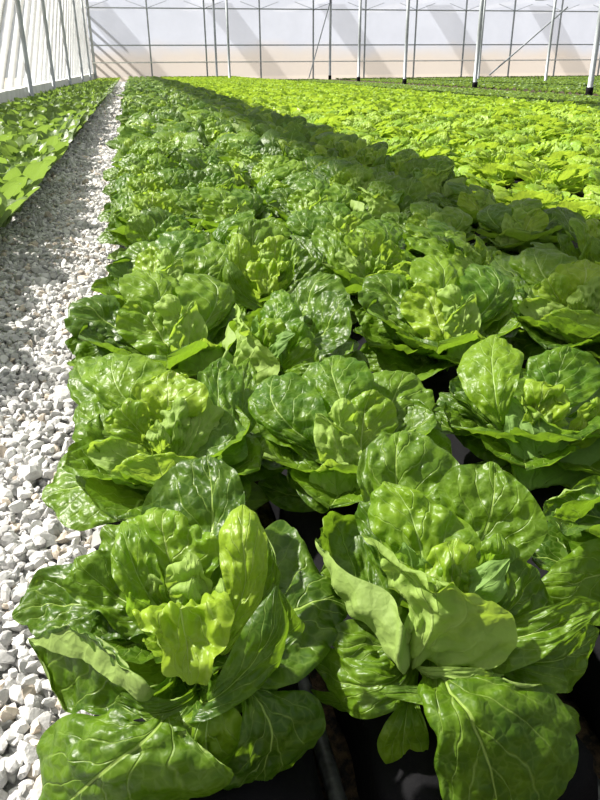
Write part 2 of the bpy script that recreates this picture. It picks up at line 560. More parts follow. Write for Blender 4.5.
def head_leaves(seed, n, nu, nv, kind, nb=None):
    """a whole plant as a list of (part name, verts, quads, uv, is_heart); base at the origin"""
    r = np.random.RandomState(seed)
    res = []
    ph0 = r.rand()*6.28
    for i in range(n):
        t = i/(n-1.0)
        az = ph0+i*2.39996+r.uniform(-0.25, 0.25)
        j = lambda s: r.uniform(-s, s)
        if kind == 'romaine':
            L = 0.135+0.115*min(1, t*1.2)+j(0.014)
            L *= 0.94+0.12*r.rand()
            th0 = 92-50*t+j(5)
            th1 = 112-72*t-14*t**2+j(13)
            wd = 0.115+0.11*min(1, t*1.5)+j(0.014)
            if t > 0.8:
                th0, th1 = 42+j(6), -8+j(14)
            cup = max(0.35, 1.5-1.0*t+j(0.2))
            kw = dict(cup=(cup, cup+j(0.2)), ruff=0.035+0.02*t, fr=1.2+r.rand()*1.0, blis=0.09-0.035*t, stalk=0.55, wide=0.66, twist=j(0.2))
            st = 0.008+0.016*t
        elif kind == 'lime':
            L = 0.105+0.10*min(1, t*1.2)+j(0.012)
            th0 = 88-40*t+j(6)
            th1 = 96-45*t-60*t**2+j(16)
            wd = 0.09+0.085*min(1, t*1.4)+j(0.012)
            cup = max(0.1, 1.3-1.3*t+j(0.3))
            kw = dict(cup=(cup, cup+j(0.3)), ruff=0.14+0.10*t, fr=3+r.rand()*2, blis=0.09, stalk=0.4, wide=0.68, twist=j(0.5))
            st = 0.008+0.014*t
        elif kind == 'choy':
            L = 0.15+0.12*t+j(0.02)
            th0 = 86-24*t+j(8)
            th1 = 78-52*t+j(22)
            wd = 0.085+0.03*t+j(0.012)
            cup = 0.45+j(0.35)
            kw = dict(cup=(cup, cup+j(0.2)), ruff=0.05, fr=1.6+r.rand(), blis=0.05, stalk=0.2, wide=0.68, twist=j(0.8))
            st = 0.006+0.012*t
        else:
            L = 0.10+0.09*t+j(0.015)
            th0 = 82-25*t+j(8)
            th1 = 62-70*t+j(18)
            wd = 0.07+0.05*t+j(0.01)
            cup = 0.5+j(0.3)
            kw = dict(cup=(cup, cup), ruff=0.1, fr=2+r.rand(), blis=0.0, stalk=0.35, wide=0.62, twist=j(0.5))
            st = 0.005+0.01*t
        a = np.array([math.cos(az), math.sin(az), 0])
        C = arc_line(nu, L, th0, th1, az, a*st)
        nh = -a*0.8+np.array([0, 0, 0.75])
        V, Fq, UV = leaf_geo(C, nh, wd, nv, seed=seed*100+i, nb=nb, **kw)
        res.append(('inner_leaf' if t < 0.42 else 'outer_leaf', V, Fq, UV, t < 0.42))
    return res


def joined(parts):
    V, Fq, UV, o = [], [], [], 0
    for p in parts:
        V.append(p[1])
        Fq.append(p[2]+o)
        UV.append(p[3])
        o += len(p[1])
    return np.vstack(V), np.vstack(Fq), np.vstack(UV)


def copy_tree(o):
    c = o.copy()
    COL.objects.link(c)
    for ch in o.children:
        d = ch.copy()
        COL.objects.link(d)
        d.parent = c
    return c




def spread(V, Fq, UV, spots):
    """many plants in one mesh: spots = (x, y, z, rot, scale)"""
    spots = np.asarray(spots)
    c, s = np.cos(spots[:, 3]), np.sin(spots[:, 3])
    k_ = spots[:, 4][:, None]
    X = (V[None, :, 0]*c[:, None]-V[None, :, 1]*s[:, None])*k_+spots[:, 0][:, None]
    Y = (V[None, :, 0]*s[:, None]+V[None, :, 1]*c[:, None])*k_+spots[:, 1][:, None]
    Z = V[None, :, 2]*k_+spots[:, 2][:, None]
    n = len(spots)
    P = np.stack([X, Y, Z], -1).reshape(-1, 3)
    Q = (Fq[None]+(np.arange(n)*len(V))[:, None, None]).reshape(-1, Fq.shape[1])
    return P, Q, np.tile(UV, (n, 1))


# ---- leaves of the two nearest heads, lofted through edge - midrib - edge lines
def cat_line(P, n):
    P = np.asarray(P, float)
    t = np.concatenate([[0], np.cumsum(np.linalg.norm(np.diff(P, axis=0), axis=1)**0.5)])
    Q = np.vstack([2*P[0]-P[1], P, 2*P[-1]-P[-2]])
    T = np.concatenate([[2*t[0]-t[1]], t, [2*t[-1]-t[-2]]])
    s = np.linspace(0, t[-1], n*4)
    res = np.zeros((len(s), 3))
    for i in range(len(P)-1):
        k_ = (s >= t[i]-1e-12) & (s <= t[i+1]+1e-12)
        x = s[k_][:, None]
        t0, t1, t2, t3 = T[i:i+4]
        p0, p1, p2, p3 = Q[i:i+4]
        a1 = (t1-x)/(t1-t0)*p0+(x-t0)/(t1-t0)*p1
        a2 = (t2-x)/(t2-t1)*p1+(x-t1)/(t2-t1)*p2
        a3 = (t3-x)/(t3-t2)*p2+(x-t2)/(t3-t2)*p3
        b1 = (t2-x)/(t2-t0)*a1+(x-t0)/(t2-t0)*a2
        b2 = (t3-x)/(t3-t1)*a2+(x-t1)/(t3-t1)*a3
        res[k_] = (t2-x)/(t2-t1)*b1+(x-t1)/(t2-t1)*b2
    d = np.concatenate([[0], np.cumsum(np.linalg.norm(np.diff(res, axis=0), axis=1))])
    q = np.linspace(0, d[-1], n)
    return np.stack([np.interp(q, d, res[:, i]) for i in range(3)], -1)


def loft_leaf(base, curves, tip, heart, blunt=0.27, nu=72, nv=46, blis=1.0, ruff=1.0, flip=False, seed=0, stalk=0.014):
    r = np.random.RandomState(seed)
    tip = at(*tip)
    cs = [[at(*p) for p in c] for c in curves]
    side = cs[-1][0]-cs[0][0]
    side /= np.linalg.norm(side)+1e-9
    m_ = np.mean([c[0] for c in cs], axis=0)-base
    m_[2] = 0
    st = base+0.016*m_/(np.linalg.norm(m_)+1e-9)
    nc = len(cs)
    lines = []
    for i, c in enumerate(cs):
        b_ = st+side*stalk*(2*i/(nc-1)-1)
        k_ = blunt*abs(2*i/(nc-1)-1)**2
        lines.append(cat_line([b_]+c+[tip*(1-k_)+c[-1]*k_], nu))
    G = np.stack(lines)                     # (nc, nu, 3)
    u = np.linspace(0, 1, nu)
    v = np.linspace(-1, 1, nv)
    nodes = np.linspace(-1, 1, nc)
    Lb = np.ones((nv, nc))
    for i in range(nc):
        for j in range(nc):
            if i != j:
                Lb[:, i] *= (v-nodes[j])/(nodes[i]-nodes[j])
    V = np.einsum('vc,cud->uvd', Lb, G)
    # round the end instead of a point
    du, dv = np.gradient(V, axis=0), np.gradient(V, axis=1)
    N = np.cross(dv, du)
    N /= np.linalg.norm(N, axis=2)[..., None]+1e-9
    for _ in range(6):
        N[1:-1] = (N[:-2]+N[1:-1]*2+N[2:])/4
    N /= np.linalg.norm(N, axis=2)[..., None]+1e-9
    inw = heart-V[nu//2, nv//2]
    inw[2] = 0
    inw /= np.linalg.norm(inw)+1e-9
    if (N[nu//2, nv//2] @ (inw*1.0+np.array([0, 0, 0.8])) < 0) != flip:
        N = -N
        flipf = True
    else:
        flipf = False
    W = np.linalg.norm(V[:, -1]-V[:, 0], axis=1)
    wd = W.max()
    av = np.abs(v)
    ph = r.rand(6)*6.28
    z = np.zeros((nu, nv))
    Ls = np.concatenate([[0], np.cumsum(np.linalg.norm(np.diff(V[:, nv//2], axis=0), axis=1))])
    nb = int(np.clip(Ls[-1]*wd/0.00011, 40, 320))
    bu, bv = 0.08+0.92*r.rand(nb), -1+2*r.rand(nb)
    bs = 0.0042+0.0050*r.rand(nb)
    ba = (0.35+0.9*r.rand(nb))*np.where(r.rand(nb) < 0.25, -1, 1)
    Wb = np.interp(bu, u, W)
    d = ((Ls[:, None, None]-np.interp(bu, u, Ls))/bs/1.15)**2+((v[None, :, None]*W[:, None, None]/2-bv*Wb/2)/bs)**2
    z += 0.0034*np.clip((ba*np.exp(-d)).sum(2), -1.2, 1.6)
    tv = u[:, None]*7.5-2.2*av[None, :]+0.5*(v[None, :] > 0)+0.22*np.sin(u[:, None]*11+ph[0])+0.2*np.sin(v[None, :]*7+ph[1])
    pk = np.abs(np.sin(math.pi*tv))**0.6*(0.4+0.6*np.sin(av[None, :]*8+ph[2]+u[:, None]*8)**2)
    z += 0.0032*pk*np.clip(av[None, :]*5, 0, 1)*np.clip((1-u[:, None])*4, 0, 1)
    z *= blis*np.clip(W/0.05, 0, 1)[:, None]
    z -= 0.0035*np.exp(-(v[None, :]/0.07)**2)*(1-0.75*u[:, None])
    wave = np.where(v[None, :] < 0, np.sin(19*u[:, None]+ph[3])+0.6*np.sin(37*u[:, None]+ph[4]), np.sin(17*u[:, None]+ph[5])+0.6*np.sin(41*u[:, None]+ph[0]))
    z += 0.0030*ruff*av[None, :]**4*wave*np.clip(W/0.05, 0, 1)[:, None]
    V = V+z[..., None]*N
    idx = np.arange(nu*nv).reshape(nu, nv)
    Fq = np.stack([idx[:-1, :-1], idx[:-1, 1:], idx[1:, 1:], idx[1:, :-1]], -1).reshape(-1, 4)
    if flipf:
        Fq = Fq[:, ::-1]
    UV = np.stack(np.broadcast_arrays(u[:, None], (v[None, :]+1)/2), -1).reshape(-1, 2)
    return V.reshape(-1, 3), Fq, UV


H1 = [
    # left outer pair
    ('outer_leaf', [[(150, 580, .27), (92, 562, .285), (38, 574, .265)], [(150, 612, .25), (92, 606, .255), (42, 606, .245)], [(150, 640, .24), (95, 642, .235), (42, 640, .235)]], (12, 616, .24)),
    ('outer_leaf', [[(130, 640, .24), (92, 612, .27), (66, 588, .285)], [(150, 620, .25), (112, 592, .275), (85, 570, .30)], [(165, 600, .26), (142, 570, .29), (112, 552, .31)]], (76, 558, .31)),
    # folded leaf on the left
    ('outer_leaf', [[(146, 702, .255), (92, 668, .258), (50, 652, .245)], [(148, 684, .275), (100, 640, .285), (52, 627, .265)], [(150, 692, .235), (100, 684, .225), (52, 668, .21)], [(150, 715, .22), (95, 718, .205), (64, 706, .19)]], (28, 640, .235), dict(ruff=0.6, flip=True)),
    # bottom left
    ('outer_leaf', [[(150, 722, .24), (95, 713, .22), (48, 730, .18), (38, 770, .14)], [(155, 732, .235), (115, 762, .22), (75, 796, .16)], [(185, 728, .235), (234, 768, .21), (190, 802, .16), (110, 836, .12)]], (44, 822, .11)),
    # bottom right
    ('outer_leaf', [[(240, 690, .245), (243, 730, .235), (222, 780, .17)], [(250, 695, .24), (270, 725, .235), (264, 768, .18)], [(275, 690, .23), (318, 700, .225), (308, 750, .18)]], (236, 800, .13)),
    ('outer_leaf', [[(195, 700, .235), (170, 736, .225), (185, 775, .18)], [(212, 702, .24), (206, 735, .23), (214, 768, .18)], [(228, 700, .245), (240, 718, .235), (243, 752, .19)]], (232, 786, .16), dict(pale=True)),  # sunlit wedge between the bottom leaves, given as a paler leaf colour
    # right outer, dark
    ('outer_leaf', [[(245, 590, .27), (254, 542, .30), (282, 521, .30), (308, 552, .29)], [(235, 640, .24), (280, 618, .265), (318, 600, .275)], [(240, 680, .24), (282, 690, .245), (326, 656, .25)]], (347, 608, .26)),
    ('outer_leaf', [[(225, 620, .26), (245, 572, .31), (252, 540, .34)], [(235, 625, .26), (262, 585, .29), (268, 552, .32)], [(250, 640, .25), (277, 595, .28), (279, 562, .31)]], (262, 526, .34)),
    # back
    ('outer_leaf', [[(150, 600, .26), (106, 562, .29), (98, 545, .30)], [(160, 590, .27), (126, 552, .30), (112, 534, .315)], [(170, 580, .28), (150, 540, .31), (130, 522, .32)]], (104, 526, .32)),
    ('outer_leaf', [[(175, 560, .30), (140, 522, .33), (150, 492, .365), (178, 464, .385)], [(205, 580, .30), (212, 530, .335), (212, 490, .37)], [(225, 590, .30), (242, 545, .33), (245, 500, .365), (236, 472, .385)]], (207, 456, .395)),
    # long front right leaf and its folded half
    ('outer_leaf', [[(215, 680, .27), (238, 638, .32), (262, 603, .35)], [(205, 703, .25), (245, 672, .285), (272, 630, .33)], [(190, 724, .24), (257, 690, .265), (289, 628, .32)]], (277, 586, .36), dict(ruff=0.4, blis=0.6)),
    ('outer_leaf', [[(260, 650, .28), (270, 620, .31), (276, 598, .34)], [(262, 655, .28), (282, 630, .30), (288, 608, .33)], [(265, 660, .27), (292, 644, .29), (304, 627, .30)]], (279, 589, .35), dict(ruff=0.4, blis=0.6)),
    ('outer_leaf', [[(190, 690, .25), (150, 699, .255), (122, 692, .25)], [(190, 700, .24), (160, 712, .24), (138, 710, .24)], [(200, 712, .235), (185, 732, .235), (158, 728, .235)]], (116, 702, .24)),
    # upright ring
    ('inner_leaf', [[(150, 640, .26), (122, 602, .31), (112, 562, .34)], [(165, 620, .27), (140, 580, .32), (127, 545, .355)], [(180, 610, .28), (164, 575, .33), (144, 533, .36)]], (122, 522, .36), dict(dark=1)),
    ('inner_leaf', [[(212, 630, .27), (226, 588, .32), (218, 548, .355), (228, 516, .378)], [(222, 640, .27), (245, 584, .325), (243, 538, .37)], [(232, 648, .265), (262, 595, .31), (267, 550, .355), (259, 519, .374)]], (243, 505, .385), dict(ruff=0.5)),
    ('inner_leaf', [[(165, 610, .28), (142, 570, .32), (118, 530, .345)], [(180, 600, .29), (168, 555, .335), (164, 525, .36)], [(200, 600, .29), (212, 575, .32), (225, 552, .34)]], (166, 508, .37), dict(blis=1.5)),
    ('inner_leaf', [[(175, 628, .30), (133, 613, .345), (150, 646, .325), (163, 672, .30)], [(188, 622, .31), (180, 606, .35), (186, 640, .312)], [(205, 622, .30), (234, 600, .345), (228, 650, .31), (215, 674, .295)]], (190, 686, .288), dict(blis=2.0, ruff=3.0)),
    ('inner_leaf', [[(160, 640, .26), (150, 640, .28), (142, 640, .30)], [(175, 650, .26), (165, 655, .28), (158, 652, .30)], [(190, 655, .26), (178, 668, .28), (168, 665, .295)]], (148, 648, .31)),
    # heart
    ('heart_leaf', [[(185, 620, .27), (168, 600, .31), (163, 578, .335)], [(190, 622, .28), (188, 592, .325), (190, 570, .35)], [(200, 622, .27), (211, 605, .31), (213, 580, .335)]], (190, 552, .36), dict(blis=2.0)),
    ('heart_leaf', [[(186, 626, .26), (174, 608, .30), (172, 594, .32)], [(192, 628, .27), (190, 606, .315), (189, 590, .34)], [(200, 626, .26), (206, 608, .30), (206, 592, .32)]], (192, 576, .345), dict(blis=2.0)),
    ('heart_leaf', [[(172, 626, .26), (146, 605, .29), (142, 590, .31)], [(176, 624, .27), (156, 600, .30), (154, 582, .325)], [(184, 622, .27), (168, 604, .30), (166, 586, .32)]], (150, 574, .33), dict(blis=2.0)),
    ('heart_leaf', [[(205, 626, .27), (212, 606, .30), (214, 590, .32)], [(210, 630, .27), (222, 612, .30), (224, 594, .33)], [(214, 634, .26), (230, 620, .29), (231, 602, .32)]], (222, 578, .34), dict(blis=1.6)),
]
H2 = [
    # bottom
    ('outer_leaf', [[(425, 690, .245), (437, 730, .235), (435, 770, .19), (452, 812, .15)], [(450, 690, .25), (467, 712, .25), (490, 768, .20)], [(500, 680, .25), (553, 688, .24), (577, 748, .195), (552, 800, .15)]], (500, 830, .12)),
    ('outer_leaf', [[(425, 684, .245), (402, 685, .245), (386, 687, .24)], [(430, 692, .242), (405, 693, .24), (388, 694, .238)], [(436, 706, .24), (415, 703, .238), (395, 699, .235)]], (379, 692, .24)),
    ('outer_leaf', [[(400, 700, .2), (385, 722, .19), (377, 745, .16), (388, 765, .13)], [(408, 700, .2), (405, 725, .19), (403, 750, .15)], [(418, 700, .2), (425, 722, .19), (429, 745, .16), (420, 765, .13)]], (405, 771, .125), dict(pale=True, blis=0.5, ruff=0.2, blunt=0.0)),
    ('outer_leaf', [[(520, 690, .2), (555, 700, .19), (573, 710, .18)], [(520, 700, .2), (556, 715, .185), (575, 725, .175)], [(520, 710, .2), (550, 732, .18), (570, 739, .17)]], (580, 729, .17)),
    # lower left
    ('outer_leaf', [[(395, 665, .24), (360, 660, .25), (326, 648, .24)], [(395, 680, .235), (360, 686, .235), (330, 676, .22)], [(400, 706, .22), (370, 717, .21), (338, 704, .2)]], (314, 664, .22)),
    ('outer_leaf', [[(400, 640, .24), (360, 622, .26), (336, 626, .26)], [(400, 650, .24), (365, 645, .25), (344, 650, .25)], [(395, 660, .24), (375, 670, .24), (353, 670, .24)]], (330, 642, .25)),
    ('outer_leaf', [[(385, 660, .22), (345, 690, .20), (318, 690, .19)], [(385, 670, .215), (345, 702, .19), (322, 698, .18)], [(390, 680, .21), (350, 712, .18), (330, 706, .17)]], (311, 690, .18)),
    # left leaf with its front edge standing up
    ('outer_leaf', [[(385, 570, .28), (366, 519, .31), (333, 511, .32)], [(392, 605, .25), (360, 572, .262), (330, 548, .28)], [(397, 672, .24), (372, 634, .262), (330, 586, .285)], [(403, 625, .305), (388, 592, .32), (348, 573, .325)]], (314, 538, .315), dict(ruff=0.4, blis=1.1)),
    # right
    ('outer_leaf', [[(480, 640, .24), (550, 640, .27), (587, 618, .27)], [(490, 655, .235), (545, 662, .25), (580, 648, .25)], [(495, 670, .23), (547, 694, .23), (577, 682, .22)]], (599, 632, .25)),
    ('outer_leaf', [[(500, 620, .28), (550, 604, .31), (585, 596, .32)], [(495, 640, .26), (540, 632, .285), (580, 615, .30)], [(495, 674, .25), (537, 662, .265), (578, 632, .29)]], (608, 606, .31), dict(ruff=0.5)),
    ('outer_leaf', [[(480, 612, .28), (505, 580, .32), (518, 556, .34)], [(490, 622, .27), (515, 602, .295), (532, 580, .31)], [(500, 632, .26), (532, 622, .275), (553, 608, .285)]], (538, 570, .32)),
    # back
    ('outer_leaf', [[(400, 560, .28), (365, 506, .32), (357, 472, .35), (370, 444, .375)], [(405, 545, .29), (397, 490, .335), (396, 455, .372)], [(420, 540, .30), (447, 497, .335), (460, 466, .36), (432, 441, .38)]], (401, 430, .385)),
    ('outer_leaf', [[(440, 570, .28), (450, 525, .32), (438, 487, .36), (456, 467, .38)], [(460, 575, .28), (485, 532, .32), (494, 495, .36)], [(480, 585, .27), (522, 565, .30), (547, 530, .33), (530, 492, .37)]], (494, 463, .385)),
    ('outer_leaf', [[(395, 590, .26), (368, 548, .30), (356, 522, .31)], [(400, 580, .27), (378, 535, .31), (365, 510, .33)], [(405, 570, .28), (390, 525, .325), (380, 505, .34)]], (360, 502, .335)),
    # inner
    ('inner_leaf', [[(415, 585, .28), (390, 552, .32), (368, 512, .35)], [(425, 580, .29), (420, 545, .335), (407, 507, .365)], [(440, 585, .29), (468, 562, .32), (480, 545, .335), (458, 516, .355)]], (387, 480, .38), dict(blis=1.4, dark=1)),
    ('inner_leaf', [[(410, 590, .29), (397, 572, .32), (394, 556, .34)], [(418, 592, .29), (412, 566, .33), (408, 550, .35)], [(430, 595, .29), (442, 580, .32), (426, 562, .345)]], (404, 542, .355), dict(dark=1)),
    ('inner_leaf', [[(460, 590, .28), (480, 560, .33), (483, 546, .35)], [(465, 592, .28), (492, 566, .325), (500, 548, .35)], [(470, 595, .28), (509, 572, .32), (518, 552, .335)]], (499, 534, .36), dict(blis=1.5, dark=1)),
    ('inner_leaf', [[(440, 600, .29), (452, 579, .325), (482, 564, .345)], [(455, 610, .28), (470, 595, .315), (495, 576, .34)], [(460, 625, .27), (487, 613, .30), (506, 590, .325)]], (510, 559, .35), dict(dark=1)),
    ('inner_leaf', [[(405, 655, .26), (394, 605, .31), (377, 562, .35)], [(413, 660, .25), (432, 622, .31), (402, 568, .355)], [(470, 674, .25), (516, 652, .28), (515, 618, .31), (460, 594, .345)]], (363, 535, .37), dict(blis=2.1, ruff=0.6)),
    ('inner_leaf', [[(415, 664, .25), (450, 667, .262), (480, 670, .262)], [(418, 670, .245), (450, 678, .252), (475, 682, .25)], [(420, 675, .24), (440, 685, .24), (468, 691, .24)]], (504, 675, .25), dict(ruff=0.5)),
    # heart
    ('heart_leaf', [[(425, 600, .28), (424, 582, .32), (427, 560, .345)], [(440, 600, .28), (450, 578, .33), (452, 558, .352)], [(450, 600, .28), (470, 582, .32), (478, 562, .34)]], (455, 539, .36), dict(blis=2.0)),
    ('heart_leaf', [[(430, 604, .27), (434, 588, .31), (436, 574, .33)], [(440, 606, .27), (450, 588, .315), (452, 572, .34)], [(448, 606, .27), (464, 590, .31), (466, 576, .33)]], (452, 558, .35), dict(blis=2.0)),
]
H3 = [
    ('outer_leaf', [[(150, 475, .22), (105, 460, .23), (70, 451, .22)], [(148, 492, .215), (115, 494, .215), (75, 488, .20)], [(150, 505, .20), (122, 519, .19), (72, 530, .17)]], (43, 498, .18)),
    ('outer_leaf', [[(140, 460, .24), (90, 457, .25), (75, 437, .26)], [(145, 450, .25), (105, 430, .28), (88, 418, .285)], [(150, 440, .27), (120, 405, .30), (98, 396, .30)]], (77, 408, .28)),
    ('outer_leaf', [[(130, 430, .26), (85, 410, .28), (68, 390, .29)], [(135, 425, .265), (95, 390, .30), (80, 375, .305)], [(140, 415, .27), (120, 375, .31), (103, 357, .32)]], (77, 361, .31)),
    ('outer_leaf', [[(200, 470, .22), (238, 443, .24), (260, 433, .245)], [(200, 480, .21), (240, 465, .225), (268, 450, .23)], [(200, 490, .20), (240, 484, .20), (280, 474, .20)]], (287, 460, .21)),
    ('outer_leaf', [[(190, 490, .20), (225, 490, .19), (255, 480, .18)], [(190, 500, .19), (230, 505, .17), (255, 500, .16)], [(190, 510, .18), (225, 520, .155), (248, 515, .15)]], (272, 498, .15)),
    ('outer_leaf', [[(205, 450, .24), (228, 410, .29), (232, 370, .32)], [(210, 455, .23), (240, 415, .28), (245, 378, .31)], [(215, 460, .22), (253, 430, .26), (256, 385, .30)]], (250, 358, .32)),
    ('outer_leaf', [[(140, 425, .28), (100, 400, .31), (83, 380, .33), (95, 362, .345)], [(150, 420, .29), (122, 395, .325), (112, 370, .35)], [(165, 410, .29), (162, 390, .33), (167, 370, .35), (142, 357, .36)]], (113, 354, .36), dict(pale=True)),
    ('outer_leaf', [[(180, 455, .25), (196, 410, .31), (200, 375, .345)], [(190, 460, .25), (215, 420, .30), (218, 378, .34)], [(200, 468, .24), (246, 460, .26), (237, 415, .30), (240, 375, .335)]], (222, 358, .355), dict(pale=True, ruff=1.5)),
    ('inner_leaf', [[(160, 430, .28), (140, 405, .32), (132, 390, .345)], [(170, 430, .28), (170, 400, .335), (168, 380, .355)], [(185, 425, .28), (204, 410, .33), (208, 390, .35)]], (172, 370, .365), dict(blis=1.4)),
    ('inner_leaf', [[(145, 450, .26), (115, 440, .29), (103, 422, .31)], [(150, 445, .265), (130, 420, .31), (122, 408, .33)], [(158, 445, .27), (150, 420, .31), (148, 405, .335)]], (128, 398, .345), dict(blis=1.6)),
    ('inner_leaf', [[(175, 462, .25), (186, 430, .30), (191, 405, .325)], [(182, 464, .25), (198, 430, .30), (205, 408, .325)], [(190, 466, .24), (213, 440, .28), (222, 412, .31)]], (208, 396, .34)),
    ('inner_leaf', [[(150, 478, .24), (110, 472, .26), (88, 455, .275)], [(152, 470, .25), (120, 455, .275), (102, 443, .29)], [(158, 465, .26), (142, 450, .29), (122, 439, .30)]], (91, 443, .295)),
    ('inner_leaf', [[(160, 490, .22), (130, 488, .24), (110, 475, .265)], [(166, 488, .23), (160, 470, .27), (150, 455, .295)], [(175, 488, .23), (198, 478, .26), (197, 460, .285)]], (140, 457, .295)),
    ('heart_leaf', [[(165, 455, .26), (157, 435, .29), (158, 412, .32)], [(172, 455, .26), (174, 425, .315), (175, 408, .335)], [(182, 455, .26), (193, 430, .30), (192, 408, .325)]], (178, 398, .345), dict(blis=2.0)),
    ('heart_leaf', [[(160, 458, .25), (148, 445, .29), (146, 432, .305)], [(165, 458, .25), (158, 440, .30), (156, 428, .32)], [(170, 458, .25), (170, 446, .29), (170, 432, .31)]], (157, 419, .33), dict(blis=2.0)),
]
H4 = [
    ('outer_leaf', [[(340, 480, .22), (300, 453, .25), (284, 446, .25)], [(340, 485, .22), (305, 475, .235), (290, 466, .235)], [(342, 492, .21), (322, 514, .20), (298, 494, .215)]], (277, 446, .25)),
    ('outer_leaf', [[(375, 455, .24), (392, 420, .28), (405, 399, .30)], [(378, 460, .235), (405, 428, .27), (425, 412, .285)], [(380, 465, .23), (410, 450, .24), (440, 440, .255)]], (442, 414, .285)),
    ('outer_leaf', [[(370, 440, .26), (371, 400, .30), (370, 374, .33)], [(375, 440, .26), (392, 402, .30), (402, 382, .325)], [(380, 440, .255), (417, 425, .27), (434, 402, .30)]], (412, 374, .33)),
    ('outer_leaf', [[(375, 470, .22), (405, 455, .23), (430, 450, .225)], [(375, 480, .21), (410, 475, .20), (430, 470, .195)], [(370, 490, .20), (405, 495, .18), (430, 488, .175)]], (446, 468, .185)),
    ('outer_leaf', [[(330, 485, .20), (295, 480, .20), (270, 470, .20)], [(330, 495, .19), (290, 495, .18), (270, 488, .18)], [(335, 505, .18), (300, 512, .16), (280, 508, .16)]], (258, 484, .18)),
    ('outer_leaf', [[(325, 460, .24), (285, 437, .28), (254, 418, .30), (253, 393, .32)], [(330, 455, .25), (292, 428, .295), (272, 402, .325)], [(335, 450, .27), (326, 410, .32), (306, 379, .345)]], (274, 375, .345), dict(pale=True)),
    ('outer_leaf', [[(345, 440, .27), (318, 400, .32), (301, 376, .345)], [(350, 435, .28), (340, 398, .33), (332, 374, .355)], [(355, 430, .29), (366, 400, .325), (374, 378, .35), (356, 362, .36)]], (333, 356, .365), dict(pale=True)),
    ('inner_leaf', [[(335, 470, .23), (290, 452, .26), (260, 432, .285)], [(335, 465, .24), (298, 440, .27), (275, 425, .29)], [(335, 460, .25), (312, 438, .28), (290, 423, .30)]], (253, 414, .30), dict(dark=1)),
    ('inner_leaf', [[(355, 465, .25), (337, 430, .29), (341, 405, .325)], [(360, 468, .25), (362, 430, .295), (366, 405, .325)], [(366, 470, .24), (388, 445, .27), (397, 418, .30), (390, 400, .33)]], (372, 390, .345), dict(blis=1.5)),
    ('inner_leaf', [[(345, 475, .24), (320, 457, .28), (313, 425, .315)], [(350, 475, .24), (338, 448, .29), (330, 425, .32)], [(356, 475, .24), (363, 458, .275), (354, 437, .305)]], (317, 413, .335), dict(blis=1.5)),
    ('inner_leaf', [[(340, 490, .215), (316, 502, .22), (310, 475, .26)], [(350, 492, .21), (338, 495, .225), (335, 470, .265)], [(360, 490, .205), (364, 502, .21), (360, 475, .25)]], (330, 459, .285), dict(ruff=2.0)),
    ('heart_leaf', [[(345, 455, .27), (329, 430, .30), (326, 412, .33)], [(350, 452, .27), (340, 425, .32), (342, 408, .34)], [(355, 450, .27), (357, 425, .31), (357, 405, .335)]], (343, 399, .35), dict(blis=2.0)),
]
H5 = [
    ('outer_leaf', [[(510, 418, .27), (480, 411, .265), (455, 411, .255)], [(512, 432, .25), (485, 430, .24), (460, 422, .245)], [(516, 452, .21), (502, 466, .20), (470, 452, .21)]], (439, 413, .25)),
    ('outer_leaf', [[(490, 430, .24), (455, 412, .26), (437, 405, .27)], [(492, 425, .25), (460, 402, .28), (447, 396, .28)], [(495, 420, .26), (476, 395, .29), (462, 391, .295)]], (440, 393, .28)),
    ('outer_leaf', [[(560, 450, .22), (600, 440, .23), (630, 430, .23)], [(560, 460, .21), (605, 460, .20), (632, 452, .20)], [(560, 470, .20), (600, 480, .18), (625, 472, .175)]], (648, 446, .19)),
    ('outer_leaf', [[(500, 455, .21), (465, 465, .19), (448, 462, .18)], [(505, 465, .20), (470, 478, .17), (455, 478, .165)], [(510, 475, .19), (485, 490, .155), (470, 492, .15)]], (446, 478, .16)),
    ('outer_leaf', [[(560, 420, .25), (600, 395, .29), (622, 375, .30)], [(565, 425, .24), (610, 410, .27), (635, 392, .28)], [(570, 430, .23), (615, 430, .24), (645, 410, .25)]], (645, 386, .28)),
    ('outer_leaf', [[(495, 425, .26), (467, 395, .30), (459, 370, .325), (468, 349, .345)], [(500, 420, .27), (495, 390, .32), (492, 362, .35)], [(508, 415, .28), (516, 385, .33), (522, 355, .355)]], (495, 336, .37), dict(pale=True)),
    ('outer_leaf', [[(525, 420, .27), (527, 385, .32), (528, 362, .345)], [(535, 420, .27), (555, 385, .32), (562, 362, .35)], [(545, 420, .27), (587, 400, .30), (606, 370, .33)]], (568, 347, .37), dict(pale=True)),
    ('inner_leaf', [[(520, 485, .20), (507, 440, .26), (507, 405, .295)], [(530, 490, .19), (535, 450, .24), (528, 415, .285)], [(570, 490, .18), (604, 470, .20), (602, 440, .25), (560, 430, .275)]], (511, 397, .31), dict(dark=1)),
    ('inner_leaf', [[(525, 430, .26), (519, 405, .30), (524, 388, .32)], [(535, 428, .26), (540, 400, .31), (542, 388, .33)], [(548, 428, .26), (570, 410, .30), (564, 390, .32)]], (545, 381, .34), dict(blis=2.0)),
    ('inner_leaf', [[(560, 440, .24), (570, 425, .27), (579, 405, .30)], [(566, 445, .24), (585, 430, .26), (595, 412, .285)], [(572, 450, .235), (600, 442, .25), (610, 420, .27)]], (598, 397, .31), dict(blis=2.0)),
    ('heart_leaf', [[(535, 440, .24), (529, 420, .28), (531, 405, .30)], [(545, 440, .24), (548, 418, .29), (550, 402, .31)], [(556, 440, .24), (570, 425, .27), (570, 405, .30)]], (550, 395, .325), dict(blis=2.0)),
]
